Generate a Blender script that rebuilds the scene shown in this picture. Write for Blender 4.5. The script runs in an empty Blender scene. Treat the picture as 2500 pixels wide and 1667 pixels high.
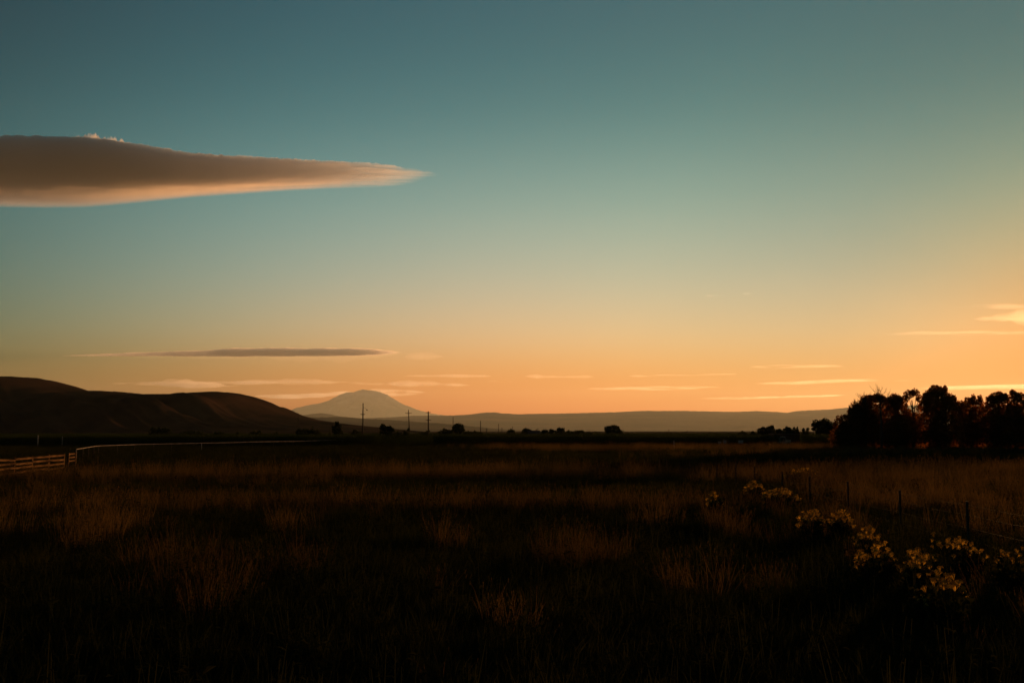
import bpy, bmesh, math
import numpy as np
from mathutils import Vector, Matrix

# ------------------------------------------------------------------ camera, sky, sun, exposure
sc = bpy.context.scene
COL = sc.collection
LENS, SENSOR, W0, H0 = 35.0, 36.0, 2500.0, 1667.0
FPX = LENS / SENSOR * W0                       # focal length in photograph pixels
HORIZON = 1052.0
CAM = Vector((0, 0, 3.0))
PITCH = math.atan((HORIZON - H0 / 2) / FPX)

cam = bpy.data.objects.new('camera', bpy.data.cameras.new('camera'))
COL.objects.link(cam)
cam.location = CAM
cam.rotation_euler = (math.pi / 2 + PITCH, 0, 0)
cam.data.lens = LENS; cam.data.sensor_width = SENSOR
cam.data.clip_start = 0.1; cam.data.clip_end = 500000
sc.camera = cam

SUN_AZ, SUN_EL = math.radians(30.5), math.radians(4.2)
SUN = Vector((math.sin(SUN_AZ) * math.cos(SUN_EL), math.cos(SUN_AZ) * math.cos(SUN_EL), math.sin(SUN_EL)))

world = bpy.data.worlds.new('World'); sc.world = world; world.use_nodes = True
wn = world.node_tree; wl = wn.links
bg = wn.nodes['Background']
sky = wn.nodes.new('ShaderNodeTexSky'); sky.sky_type = 'NISHITA'; sky.sun_disc = False
sky.sun_elevation = SUN_EL; sky.sun_rotation = SUN_AZ
sky.air_density = 1.0; sky.dust_density = 1.0; sky.ozone_density = 4.0
SKY_STRENGTH = 0.1
# dusk toning of that sky: gain by height above the horizon times gain by angle from the sun
GAIN_SCALE = 10.0
GAIN_EL = [(0.0, (1, 1, 1)), (1.0, (1, 1, 1))]
GAIN_AN = [(0.0, (1, 1, 1)), (1.0, (1, 1, 1))]
GAIN_SCALE = 4.33469
GAIN_EL = [(0.000, (0.4000, 0.0657, 0.0049)), (0.080, (0.7370, 0.2187, 0.0341)), (0.160, (1.0000, 0.4783, 0.1762)), (0.260, (0.8644, 0.5345, 0.2113)), (0.380, (0.6093, 0.5450, 0.2083)), (0.520, (0.1817, 0.3489, 0.1460)), (0.680, (0.1049, 0.2591, 0.1203)), (0.840, (0.0938, 0.2365, 0.1142)), (1.000, (0.0904, 0.2295, 0.1122))]
GAIN_AN = [(0.000, (0.0934, 0.0934, 0.0934)), (0.100, (0.1228, 0.1865, 0.3383)), (0.200, (0.1519, 0.2730, 0.5450)), (0.320, (0.4122, 0.5604, 0.8500)), (0.460, (0.7291, 0.6979, 0.9678)), (0.620, (0.6958, 0.7182, 1.0000)), (0.800, (0.1560, 0.3833, 0.5871)), (1.000, (0.0329, 0.1823, 0.3100))]

tc = wn.nodes.new('ShaderNodeTexCoord')
sep = wn.nodes.new('ShaderNodeSeparateXYZ'); wl.new(tc.outputs['Generated'], sep.inputs[0])
dot = wn.nodes.new('ShaderNodeVectorMath'); dot.operation = 'DOT_PRODUCT'
wl.new(tc.outputs['Generated'], dot.inputs[0]); dot.inputs[1].default_value = SUN
acs = wn.nodes.new('ShaderNodeMath'); acs.operation = 'ARCCOSINE'; wl.new(dot.outputs['Value'], acs.inputs[0])
adv = wn.nodes.new('ShaderNodeMath'); adv.operation = 'DIVIDE'; wl.new(acs.outputs[0], adv.inputs[0]); adv.inputs[1].default_value = 1.3
elv = wn.nodes.new('ShaderNodeMath'); elv.operation = 'DIVIDE'; wl.new(sep.outputs['Z'], elv.inputs[0]); elv.inputs[1].default_value = 0.6
def ramp(src, stops):
    r = wn.nodes.new('ShaderNodeValToRGB'); r.color_ramp.interpolation = 'B_SPLINE' if len(stops) > 3 else 'LINEAR'
    e = r.color_ramp.elements
    while len(e) < len(stops): e.new(0.5)
    for el_, (p, c) in zip(e, stops):
        el_.position = p; el_.color = (*c, 1)
    wl.new(src, r.inputs[0])
    return r.outputs[0]
m1 = wn.nodes.new('ShaderNodeVectorMath'); m1.operation = 'MULTIPLY'
wl.new(ramp(elv.outputs[0], GAIN_EL), m1.inputs[0]); wl.new(ramp(adv.outputs[0], GAIN_AN), m1.inputs[1])
m2 = wn.nodes.new('ShaderNodeVectorMath'); m2.operation = 'MULTIPLY'
wl.new(m1.outputs[0], m2.inputs[0]); wl.new(sky.outputs[0], m2.inputs[1])
m3 = wn.nodes.new('ShaderNodeVectorMath'); m3.operation = 'SCALE'; m3.inputs['Scale'].default_value = GAIN_SCALE
wl.new(m2.outputs[0], m3.inputs[0])
wl.new(m3.outputs[0], bg.inputs['Color']); bg.inputs['Strength'].default_value = SKY_STRENGTH
try:
    world.cycles.sampling_method = 'MANUAL'; world.cycles.sample_map_resolution = 512
except Exception: pass

sl = bpy.data.lights.new('sun', 'SUN'); sl.energy = 5.0; sl.angle = math.radians(0.53); sl.color = (1.0, 0.45, 0.17)
sun = bpy.data.objects.new('sun', sl); COL.objects.link(sun)
sun.rotation_euler = SUN.to_track_quat('Z', 'Y').to_euler(); sun.location = (60, 100, 60)

vs = sc.view_settings
vs.view_transform = 'Standard'; vs.look = 'None'; vs.exposure = 0.4; vs.gamma = 1.0; vs.use_curve_mapping = False
cy = sc.cycles
cy.use_denoising = True
try: cy.denoiser = 'OPENIMAGEDENOISE'; cy.denoising_input_passes = 'RGB_ALBEDO_NORMAL'
except Exception: pass
cy.max_bounces = 6; cy.diffuse_bounces = 2; cy.glossy_bounces = 2; cy.transmission_bounces = 3
cy.volume_bounces = 3; cy.transparent_max_bounces = 8
cy.sample_clamp_indirect = 4.0
HAZE_DENSITY = 0.72e-5
HAZE_G = 0.4

# ------------------------------------------------------------------ helpers
_cp, _sp = math.cos(PITCH), math.sin(PITCH)
def ray(u, v):
    """direction through photograph pixel (u, v), scaled to one unit along +Y"""
    a = (u - W0 / 2) / FPX; b = (H0 / 2 - v) / FPX
    dy = _cp - b * _sp; dz = _sp + b * _cp
    return np.array([a / dy, 1.0, dz / dy])
def P(u, v, D):
    r = ray(u, v); return np.array([r[0] * D, D, CAM.z + r[2] * D])
def X(u, D): return ray(u, HORIZON)[0] * D
def Z(v, D): return CAM.z + ray(1250, v)[2] * D

rng = np.random.default_rng(7)
def _hash(ix, iy, seed):
    n = (ix.astype(np.int64) * 374761393 + iy.astype(np.int64) * 668265263 + seed * 982451653) & 0x7fffffff
    n = ((n ^ (n >> 13)) * 1274126177) & 0x7fffffff
    return ((n ^ (n >> 16)) & 0xffff) / 65535.0
def vnoise(x, y, seed=0):
    x = np.asarray(x, float); y = np.asarray(y, float)
    ix = np.floor(x); iy = np.floor(y); fx = x - ix; fy = y - iy
    fx = fx * fx * (3 - 2 * fx); fy = fy * fy * (3 - 2 * fy)
    a = _hash(ix, iy, seed); b = _hash(ix + 1, iy, seed); c = _hash(ix, iy + 1, seed); d = _hash(ix + 1, iy + 1, seed)
    return (a + (b - a) * fx) * (1 - fy) + (c + (d - c) * fx) * fy
def fbm(x, y, seed=0, oct=4):
    s = 0; a = 0.5; t = 0
    for k in range(oct):
        s = s + a * vnoise(x * 2 ** k, y * 2 ** k, seed + k * 17); t += a; a *= 0.5
    return s / t
def sstep(a, b, x):
    t = np.clip((np.asarray(x, float) - a) / (b - a), 0, 1); return t * t * (3 - 2 * t)

def gh(x, y):
    """height of the ground"""
    x = np.asarray(x, float); y = np.asarray(y, float)
    fade = 1 - sstep(220, 420, np.hypot(x, y))
    h = (0.35 * (fbm(x / 13, y / 13, 3, 2) - 0.5) + 0.7 * (fbm(x / 55, y / 40, 9, 2) - 0.5)) * fade
    return h * sstep(4, 14, y) + 1.35 * (1 - sstep(3.5, 11, y))

def mesh_np(name, verts, faces):
    me = bpy.data.meshes.new(name)
    verts = np.asarray(verts, np.float32); faces = np.asarray(faces, np.int32)
    n = faces.shape[1]
    me.vertices.add(len(verts)); me.vertices.foreach_set('co', verts.ravel())
    me.loops.add(faces.size); me.loops.foreach_set('vertex_index', faces.ravel())
    me.polygons.add(len(faces)); me.polygons.foreach_set('loop_start', np.arange(0, faces.size, n, dtype=np.int32))
    me.update(calc_edges=True); me.validate()
    return me
def grid_faces(nr, ncol, off=0):
    i, j = np.meshgrid(np.arange(nr - 1), np.arange(ncol - 1), indexing='ij')
    a = (i * ncol + j).ravel() + off
    return np.stack([a, a + 1, a + ncol + 1, a + ncol], 1)
def smooth(me): me.polygons.foreach_set('use_smooth', np.ones(len(me.polygons), bool)); return me

def link(name, data, mat=None, parent=None, loc=None, rz=0.0):
    o = bpy.data.objects.new(name, data); COL.objects.link(o)
    if mat is not None and data is not None and not data.materials: data.materials.append(mat)
    if parent is not None: o.parent = parent
    if loc is not None: o.location = [float(c) for c in loc]
    if rz: o.rotation_euler = (0, 0, rz)
    return o
_labels = set()
def tag(o, label, cat, group=None):
    assert label not in _labels or group, label
    _labels.add(label)
    o['label'] = label; o['category'] = cat
    if group: o['group'] = group
    return o
def thing(name, label, cat, loc=(0, 0, 0), rz=0.0, group=None):
    return tag(link(name, None, loc=loc, rz=rz), label, cat, group)
def struct(o, kind='structure'): o['kind'] = kind; return o

class MB:
    """collects boxes and tubes into one mesh"""
    def __init__(s): s.v = []; s.f = []
    def box(s, c, size, rz=0.0, tilt=None):
        hx, hy, hz = [k / 2 for k in size]; b = len(s.v)
        R = Matrix.Rotation(rz, 3, 'Z')
        if tilt is not None: R = R @ tilt
        for dz in (-hz, hz):
            for dx, dy in ((-hx, -hy), (hx, -hy), (hx, hy), (-hx, hy)):
                p = R @ Vector((dx, dy, dz)); s.v.append((c[0] + p.x, c[1] + p.y, c[2] + p.z))
        s.f += [tuple(b + k for k in q) for q in ((3, 2, 1, 0), (4, 5, 6, 7), (0, 1, 5, 4), (1, 2, 6, 5), (2, 3, 7, 6), (3, 0, 4, 7))]
        return s
    def tube(s, pts, rad, n=6, cap=True):
        pts = [Vector(p) for p in pts]; rad = rad if hasattr(rad, '__len__') else [rad] * len(pts)
        b = len(s.v); ref = None
        for i, p in enumerate(pts):
            d = (pts[min(i + 1, len(pts) - 1)] - pts[max(i - 1, 0)]).normalized()
            if ref is None: ref = d.orthogonal().normalized()
            a = (ref - d * ref.dot(d)); a = a.normalized() if a.length > 1e-6 else d.orthogonal().normalized(); ref = a
            c = d.cross(a)
            for k in range(n):
                t = 2 * math.pi * k / n; s.v.append(tuple(p + (a * math.cos(t) + c * math.sin(t)) * rad[i]))
        for i in range(len(pts) - 1):
            for k in range(n):
                s.f.append((b + i * n + k, b + i * n + (k + 1) % n, b + (i + 1) * n + (k + 1) % n, b + (i + 1) * n + k))
        if cap:
            s.f.append(tuple(b + k for k in reversed(range(n)))); e = b + (len(pts) - 1) * n; s.f.append(tuple(e + k for k in range(n)))
        return s
    def poly(s, pts, faces):
        b = len(s.v); s.v += [tuple(p) for p in pts]; s.f += [tuple(b + k for k in f) for f in faces]; return s
    def mesh(s, name):
        me = bpy.data.meshes.new(name); me.from_pydata(s.v, [], s.f); me.update(); return me
    def build(s, name, mat, parent=None, **k): return link(name, s.mesh(name), mat, parent, **k)

# ------------------------------------------------------------------ materials
def new_mat(name):
    m = bpy.data.materials.new(name); m.use_nodes = True
    nt = m.node_tree; return m, nt, nt.nodes['Principled BSDF'], nt.nodes['Material Output']
def noise_mat(name, c1, c2, scale, rough=0.9, detail=4, coords='Object', bump=0.0, spec=0.2, metallic=0.0, stretch=None):
    m, nt, b, out = new_mat(name)
    t = nt.nodes.new('ShaderNodeTexCoord'); n = nt.nodes.new('ShaderNodeTexNoise')
    n.inputs['Scale'].default_value = scale; n.inputs['Detail'].default_value = detail
    src = t.outputs[coords]
    if stretch:
        mp = nt.nodes.new('ShaderNodeMapping'); mp.inputs['Scale'].default_value = stretch; nt.links.new(src, mp.inputs[0]); src = mp.outputs[0]
    nt.links.new(src, n.inputs['Vector'])
    r = nt.nodes.new('ShaderNodeValToRGB'); r.color_ramp.elements[0].position = 0.35; r.color_ramp.elements[1].position = 0.68
    r.color_ramp.elements[0].color = (*c1, 1); r.color_ramp.elements[1].color = (*c2, 1)
    nt.links.new(n.outputs[0], r.inputs[0]); nt.links.new(r.outputs[0], b.inputs['Base Color'])
    b.inputs['Roughness'].default_value = rough; b.inputs['Specular IOR Level'].default_value = spec; b.inputs['Metallic'].default_value = metallic
    if bump:
        bp = nt.nodes.new('ShaderNodeBump'); bp.inputs['Strength'].default_value = bump; nt.links.new(n.outputs[0], bp.inputs['Height']); nt.links.new(bp.outputs[0], b.inputs['Normal'])
    return m
def leaf_mat(name, c1, c2, trans=0.45, scale=0.35, tint=(1.3, 1.1, 0.5)):
    """diffuse leaf that also lets light through; colour varies in clumps"""
    m, nt, b, out = new_mat(name); nt.nodes.remove(b)
    t = nt.nodes.new('ShaderNodeNewGeometry'); n = nt.nodes.new('ShaderNodeTexNoise'); n.inputs['Scale'].default_value = scale; n.inputs['Detail'].default_value = 3
    nt.links.new(t.outputs['Position'], n.inputs['Vector'])
    r = nt.nodes.new('ShaderNodeValToRGB'); r.color_ramp.elements[0].position = 0.3; r.color_ramp.elements[1].position = 0.7
    r.color_ramp.elements[0].color = (*c1, 1); r.color_ramp.elements[1].color = (*c2, 1); nt.links.new(n.outputs[0], r.inputs[0])
    d = nt.nodes.new('ShaderNodeBsdfDiffuse'); tr = nt.nodes.new('ShaderNodeBsdfTranslucent'); mx = nt.nodes.new('ShaderNodeMixShader'); mx.inputs[0].default_value = trans
    mul = nt.nodes.new('ShaderNodeVectorMath'); mul.operation = 'MULTIPLY'; mul.inputs[1].default_value = tint
    nt.links.new(r.outputs[0], d.inputs[0]); nt.links.new(r.outputs[0], mul.inputs[0]); nt.links.new(mul.outputs[0], tr.inputs[0])
    nt.links.new(d.outputs[0], mx.inputs[1]); nt.links.new(tr.outputs[0], mx.inputs[2]); nt.links.new(mx.outputs[0], out.inputs['Surface'])
    return m
def cloud_mat(name, density, lobes):
    """vapour with a forward and a broad scattering lobe"""
    m, nt, b, out = new_mat(name); nt.nodes.remove(b)
    prev = None
    for w, g in lobes:
        v = nt.nodes.new('ShaderNodeVolumeScatter'); v.inputs['Color'].default_value = (1, 1, 1, 1); v.inputs['Density'].default_value = density * w; v.inputs['Anisotropy'].default_value = g
        if prev is None: prev = v.outputs[0]
        else:
            a = nt.nodes.new('ShaderNodeAddShader'); nt.links.new(prev, a.inputs[0]); nt.links.new(v.outputs[0], a.inputs[1]); prev = a.outputs[0]
    nt.links.new(prev, out.inputs['Volume'])
    return m
def volume_mat(name, color, density, g):
    m, nt, b, out = new_mat(name); nt.nodes.remove(b)
    v = nt.nodes.new('ShaderNodeVolumePrincipled'); v.inputs['Color'].default_value = (*color, 1)
    v.inputs['Density'].default_value = density; v.inputs['Anisotropy'].default_value = g
    nt.links.new(v.outputs[0], out.inputs['Volume'])
    try: m.cycles.homogeneous_volume = True
    except Exception: pass
    return m

M = {}
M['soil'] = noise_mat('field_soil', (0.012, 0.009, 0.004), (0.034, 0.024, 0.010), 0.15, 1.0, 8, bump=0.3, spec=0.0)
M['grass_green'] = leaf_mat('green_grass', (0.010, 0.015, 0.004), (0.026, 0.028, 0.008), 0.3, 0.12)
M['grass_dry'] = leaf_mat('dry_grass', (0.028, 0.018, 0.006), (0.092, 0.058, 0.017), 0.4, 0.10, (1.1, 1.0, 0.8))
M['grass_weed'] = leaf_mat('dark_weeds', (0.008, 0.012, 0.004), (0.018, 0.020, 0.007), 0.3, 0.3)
M['corn'] = leaf_mat('corn_leaf', (0.010, 0.020, 0.005), (0.024, 0.034, 0.010), 0.35, 0.08)
M['bark'] = noise_mat('bark', (0.020, 0.014, 0.009), (0.055, 0.040, 0.027), 3.0, 1.0, 6, bump=0.5, spec=0.05, stretch=(1, 1, 0.25))
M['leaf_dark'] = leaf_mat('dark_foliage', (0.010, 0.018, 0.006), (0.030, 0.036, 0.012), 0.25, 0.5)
M['leaf_mid'] = leaf_mat('glow_tinted_foliage', (0.070, 0.050, 0.010), (0.170, 0.085, 0.018), 0.75, 0.35, (1.6, 0.8, 0.3))  # leaf colour and tint reddened to imitate the glow near the sun
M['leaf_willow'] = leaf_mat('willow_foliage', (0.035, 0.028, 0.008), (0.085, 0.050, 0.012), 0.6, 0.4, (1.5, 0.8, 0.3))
M['stem'] = noise_mat('dry_stem', (0.03, 0.022, 0.010), (0.09, 0.065, 0.03), 6.0, 0.9, spec=0.1)
M['flower'] = leaf_mat('yellow_florets', (0.32, 0.20, 0.03), (0.55, 0.36, 0.06), 0.5, 3.0, (1.1, 1.0, 0.7))
M['pole'] = noise_mat('creosoted_wood', (0.018, 0.013, 0.010), (0.055, 0.040, 0.028), 4.0, 0.95, 6, bump=0.3, spec=0.1, stretch=(1, 1, 0.1))
M['porcelain'] = noise_mat('porcelain', (0.10, 0.08, 0.07), (0.16, 0.13, 0.11), 8.0, 0.35, spec=0.5)
M['wire'] = noise_mat('rusted_wire', (0.020, 0.014, 0.010), (0.05, 0.035, 0.025), 30.0, 0.8, spec=0.1)
M['tpost'] = noise_mat('rusty_steel_post', (0.025, 0.016, 0.012), (0.06, 0.035, 0.022), 14.0, 0.8, bump=0.3, spec=0.2)
M['board'] = noise_mat('sun_dappled_board', (0.03, 0.018, 0.010), (0.15, 0.085, 0.035), 0.9, 0.95, 7, bump=0.4, spec=0.0, stretch=(1, 1, 6))  # tan patches in the wood colour stand in for dappled sun
M['rail'] = noise_mat('pale_pipe', (0.22, 0.19, 0.16), (0.42, 0.37, 0.31), 1.2, 0.8, spec=0.0)
M['white'] = noise_mat('white_paint', (0.22, 0.19, 0.16), (0.34, 0.30, 0.26), 5.0, 0.5, spec=0.4)
M['shed'] = noise_mat('dark_shed_wood', (0.020, 0.012, 0.008), (0.050, 0.030, 0.020), 2.0, 0.9, 6, bump=0.4, spec=0.1, stretch=(1, 1, 0.15))
M['roof'] = noise_mat('dark_roofing', (0.025, 0.020, 0.018), (0.055, 0.045, 0.040), 3.0, 0.8, spec=0.2)
M['siding'] = noise_mat('house_siding', (0.10, 0.085, 0.07), (0.18, 0.15, 0.12), 2.0, 0.8)
M['glass'] = noise_mat('dark_glass', (0.01, 0.012, 0.014), (0.02, 0.02, 0.022), 4.0, 0.08, spec=0.6)
M['rubber'] = noise_mat('tyre_rubber', (0.012, 0.012, 0.012), (0.03, 0.028, 0.026), 12.0, 0.85)
M['cream'] = noise_mat('cream_paint', (0.20, 0.17, 0.12), (0.30, 0.26, 0.19), 4.0, 0.45, spec=0.5)
M['hill'] = noise_mat('dry_hill_grass', (0.007, 0.005, 0.0035), (0.042, 0.023, 0.013), 0.012, 1.0, 7, spec=0.0, bump=0.0, stretch=(1, 0.35, 1))
M['ridge'] = noise_mat('wooded_ridge', (0.020, 0.024, 0.014), (0.060, 0.050, 0.030), 0.0006, 1.0, 6, spec=0.0)
M['cloud'] = cloud_mat('cloud_vapour', 0.0048, ((0.3, 0.75), (0.7, 0.48)))
M['cloud_far'] = cloud_mat('far_cloud_vapour', 0.0026, ((0.3, 0.75), (0.7, 0.48)))
M['cirrus'] = cloud_mat('thin_cloud_vapour', 0.00022, ((0.08, 0.8), (0.92, 0.45)))

def mountain_mat():
    m, nt, b, out = new_mat('snowy_mountain')
    t = nt.nodes.new('ShaderNodeNewGeometry'); s = nt.nodes.new('ShaderNodeSeparateXYZ'); nt.links.new(t.outputs['Position'], s.inputs[0])
    n = nt.nodes.new('ShaderNodeTexNoise'); n.inputs['Scale'].default_value = 0.0009; n.inputs['Detail'].default_value = 7; nt.links.new(t.outputs['Position'], n.inputs['Vector'])
    a = nt.nodes.new('ShaderNodeMath'); a.operation = 'MULTIPLY_ADD'; nt.links.new(n.outputs[0], a.inputs[0]); a.inputs[1].default_value = 2600.0; nt.links.new(s.outputs['Z'], a.inputs[2])
    r = nt.nodes.new('ShaderNodeMapRange'); r.inputs['From Min'].default_value = 2900; r.inputs['From Max'].default_value = 4200; nt.links.new(a.outputs[0], r.inputs['Value'])
    mx = nt.nodes.new('ShaderNodeMix'); mx.data_type = 'RGBA'; nt.links.new(r.outputs[0], mx.inputs['Factor'])
    mx.inputs['A'].default_value = (0.06, 0.06, 0.055, 1); mx.inputs['B'].default_value = (0.30, 0.31, 0.32, 1)
    nt.links.new(mx.outputs['Result'], b.inputs['Base Color']); b.inputs['Roughness'].default_value = 1.0; b.inputs['Specular IOR Level'].default_value = 0.0
    return m
M['mountain'] = mountain_mat()

# ------------------------------------------------------------------ ground
def axis(near, far, n):
    t = np.linspace(0, 1, n); return near * t * 60 + (far - near * 60) * t ** 9
ys = np.concatenate([np.linspace(-22000, -60, 8)[:-1], np.linspace(-60, 0, 8)[:-1], np.arange(0, 60, 1.0), np.arange(60, 200, 2.5), np.geomspace(200, 78000, 40)])
xp = np.concatenate([np.arange(0, 40, 1.25), np.arange(40, 200, 4), np.geomspace(200, 64000, 24)])
xs = np.concatenate([-xp[:0:-1], xp])
gx, gy = np.meshgrid(xs, ys)
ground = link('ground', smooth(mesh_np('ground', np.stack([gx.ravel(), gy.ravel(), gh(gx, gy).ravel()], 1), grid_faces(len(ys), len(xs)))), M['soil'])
struct(ground)

# ------------------------------------------------------------------ hills, ridges, mountain
def ridge_mesh(name, prof, D, depth_front, depth_back, amp, sx, sy, shear, seed, nu=260, nt=46, foot=-0.2, pw=1.0, rough=0.0):
    """terrain whose crest follows the outline prof [(u, v)] at the distance D"""
    pu = np.array([p[0] for p in prof], float); pv = np.array([p[1] for p in prof], float)
    u = np.linspace(pu[0], pu[-1], nu); v = np.interp(u, pu, pv)
    k = np.ones(5) / 5; v = np.convolve(np.pad(v, 2, mode='edge'), k, 'valid')
    if rough: v = v + rough * (fbm(u / 7.0, u * 0 + seed, seed + 5, 3) - 0.5) * np.clip((1052 - v) / 15, 0, 1)
    cx = np.array([X(a, D) for a in u]); cz = np.array([Z(b, D) for b in v])
    t = np.concatenate([np.linspace(-1, 0, nt), np.linspace(0, 1, nt // 3)[1:]])
    T, CX = np.meshgrid(t, cx, indexing='ij'); CZ = np.broadcast_to(cz, CX.shape)
    Y = D + np.where(T < 0, T * depth_front, T * depth_back)
    s = np.clip(1 - np.abs(T), 0, 1); prof_t = s ** pw * (1 + 0.35 * np.sin(np.pi * s) * (pw > 1))
    n1 = fbm((CX + shear * (Y - D)) / sx, Y / sy, seed, 5)
    ridged = 1 - np.abs(np.clip((n1 - 0.5) * 3.2, -1, 1))
    env = np.sin(np.pi * np.clip(np.abs(T), 0, 1)) ** 0.7 * sstep(0.12, 0.7, np.abs(T))
    Zz = foot + (CZ - foot) * np.clip(prof_t + amp * (ridged - 0.6) * env, 0, 0.985 + 0.015 * (T == 0))
    Zz = np.where(np.abs(T) == 1, foot, Zz)
    Zz = np.where(T == 0, CZ, np.minimum(Zz, CZ * 0.995))
    me = mesh_np(name, np.stack([CX.ravel(), Y.ravel(), Zz.ravel()], 1), grid_faces(len(t), nu))
    return smooth(me)
HILL = [(-420, 905), (-300, 915), (-150, 926), (0, 922), (60, 921), (90, 923), (125, 932), (165, 947), (190, 952), (210, 959), (230, 961), (250, 958), (275, 955), (320, 959), (370, 964), (420, 963), (490, 963), (520, 959), (552, 957), (585, 961), (612, 968), (640, 983), (672, 998), (705, 1012), (735, 1019), (790, 1028), (850, 1036), (930, 1044), (1000, 1051.8)]
o = link('hill', ridge_mesh('hill', HILL, 1900, 800, 650, 0.55, 78, 520, 0.7, 5, 1000, 120, pw=1.2, rough=0.8), M['hill']); struct(o)
RNEAR = [(420, 1049), (560, 1030), (640, 1021), (700, 1018.5), (760, 1019), (800, 1018), (830, 1017), (860, 1019), (890, 1022.5), (940, 1024), (1000, 1028), (1060, 1032), (1130, 1038), (1220, 1047), (1300, 1051.9)]
o = link('foothill', ridge_mesh('foothill', RNEAR, 14000, 4000, 3000, 0.25, 1500, 2600, 0.4, 21, 400, 30, rough=2.0), M['ridge']); struct(o)
RMID = [(560, 1040), (640, 1022), (690, 1017), (735, 1014), (755, 1011), (782, 1008), (805, 1011), (830, 1016), (880, 1021), (960, 1018), (1010, 1014.5), (1060, 1014), (1100, 1014), (1140, 1012), (1165, 1009), (1185, 1006.5), (1212, 1006.5), (1226, 1009), (1245, 1009), (1258, 1011), (1330, 1009.5), (1400, 1008.5), (1500, 1006), (1560, 1003), (1660, 1002.5), (1760, 1004.5), (1800, 1005), (1850, 1003), (1890, 1005), (1924, 1007.5), (1945, 1003), (1990, 1001), (2030, 999), (2075, 994.5), (2160, 990), (2300, 988), (2500, 992), (2700, 1000), (2900, 1012), (3100, 1030)]
o = link('ridge', ridge_mesh('ridge', RMID, 31000, 10000, 7000, 0.16, 4200, 5200, 0.3, 33, 1200, 34, rough=1.2), M['ridge']); struct(o)
MTN = [(560, 1030), (640, 1016), (680, 1009), (700, 1003.5), (725, 995), (750, 989), (775, 985), (800, 978), (825, 965), (842, 958), (862, 957), (875, 952.5), (885, 950.5), (896, 952), (912, 954), (930, 958), (945, 964), (965, 976), (980, 985), (1000, 993), (1020, 1000), (1045, 1007), (1075, 1012), (1110, 1017), (1200, 1025), (1330, 1036)]
o = link('mountain', ridge_mesh('mountain', MTN, 70000, 7200, 6000, 0.22, 1900, 7000, 0.0, 44, 800, 60, rough=2.2), M['mountain']); struct(o)

# ------------------------------------------------------------------ clouds (lens-shaped bodies of vapour, above the haze)
def cloud(name, cols, alt, thick, mat, label, streak=0.0, seed=1, nu=160, ns=40, pw=1.2, fray=0.0, skew=0.5, sv=5.0, su=26.0, wisp=False):
    """cols: [(u, v_upper, v_lower, relative thickness)]; the outline is carried onto the level alt"""
    c = np.array(cols, float)
    u = np.linspace(c[0, 0], c[-1, 0], nu); vt = np.interp(u, c[:, 0], c[:, 1]); vb = np.interp(u, c[:, 0], c[:, 2]); th = np.interp(u, c[:, 0], c[:, 3])
    s = np.linspace(0, 1, ns); S, U = np.meshgrid(s, u, indexing='ij')
    if fray:
        j = (fbm(u / 9.0, u * 0 + seed, seed + 3, 3) - 0.5) * fray; vt = vt + j
    V = vt[None, :] * (1 - S) + vb[None, :] * S
    lens = (np.sin(np.pi * S ** skew)) ** pw if skew != 1 else np.sin(np.pi * S) ** pw
    n = fbm(U / su, V / sv, seed, 4)
    sk = streak if np.isscalar(streak) else np.interp(u, *zip(*streak))[None, :]
    w_ = np.clip(1 - sk + sk * 2.6 * (n - 0.22), 0, 2) if not wisp else np.clip((n - 0.36) * 4.2, 0, 1.7)
    t = thick * th[None, :] * lens * w_
    endf = np.minimum(np.clip((U - u[0]) / (u[-1] - u[0]) * 12, 0, 1), np.clip((u[-1] - U) / (u[-1] - u[0]) * 12, 0, 1))
    t = np.maximum(t * endf ** 0.8, 0.02)
    b = (H0 / 2 - V) / FPX; a = (U - W0 / 2) / FPX
    dy = _cp - b * _sp; dz = (_sp + b * _cp) / dy
    D = (alt - CAM.z) / dz
    px = a / dy * D
    top = np.stack([px.ravel(), D.ravel(), (alt + t * 0.55).ravel()], 1); bot = np.stack([px.ravel(), D.ravel(), (alt - t * 0.45).ravel()], 1)
    cen = top.mean(0); cen[2] = alt
    N = ns * nu
    f1 = grid_faces(ns, nu); f2 = f1[:, ::-1] + N
    idx = np.arange(N).reshape(ns, nu)
    loop = np.concatenate([idx[0, :-1], idx[:-1, -1], idx[-1, :0:-1], idx[:0:-1, 0]])
    nx = np.roll(loop, -1)
    side = np.stack([loop, nx, nx + N, loop + N], 1)[:, ::-1]
    me = smooth(mesh_np(name, np.concatenate([top, bot]) - cen, np.concatenate([f1, f2, side])))
    bm = bmesh.new(); bm.from_mesh(me); bmesh.ops.recalc_face_normals(bm, faces=bm.faces); bm.to_mesh(me); bm.free()
    o = link(name, me, mat, loc=cen)
    return tag(o, label, 'cloud')
ALT = 4300.0
cloud('lenticular_cloud', [(-700, 372, 452, .3), (-500, 356, 482, .8), (-250, 345, 505, 1), (0, 342, 507, 1), (100, 341, 509, 1), (200, 345, 508, 1), (270, 352, 503, 1), (330, 364, 497, .97), (400, 375, 490, .9), (470, 384, 483, .8), (600, 389, 474, .66), (700, 392, 467, .52), (800, 396, 462, .36), (860, 397, 460, .26), (910, 398, 459, .20), (960, 404, 456, .14), (1005, 412, 450, .09), (1040, 417, 437, .05), (1075, 424, 428, .02)],
      ALT, 560, M['cloud'], 'large dark lens-shaped cloud with a glowing pink lower edge, tapering to a point', streak=[(-700, .05), (500, .08), (800, .35), (900, .7), (1075, .95)], seed=11, nu=520, ns=84, pw=1.3, fray=6, skew=0.66, sv=3.0, su=75)
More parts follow.
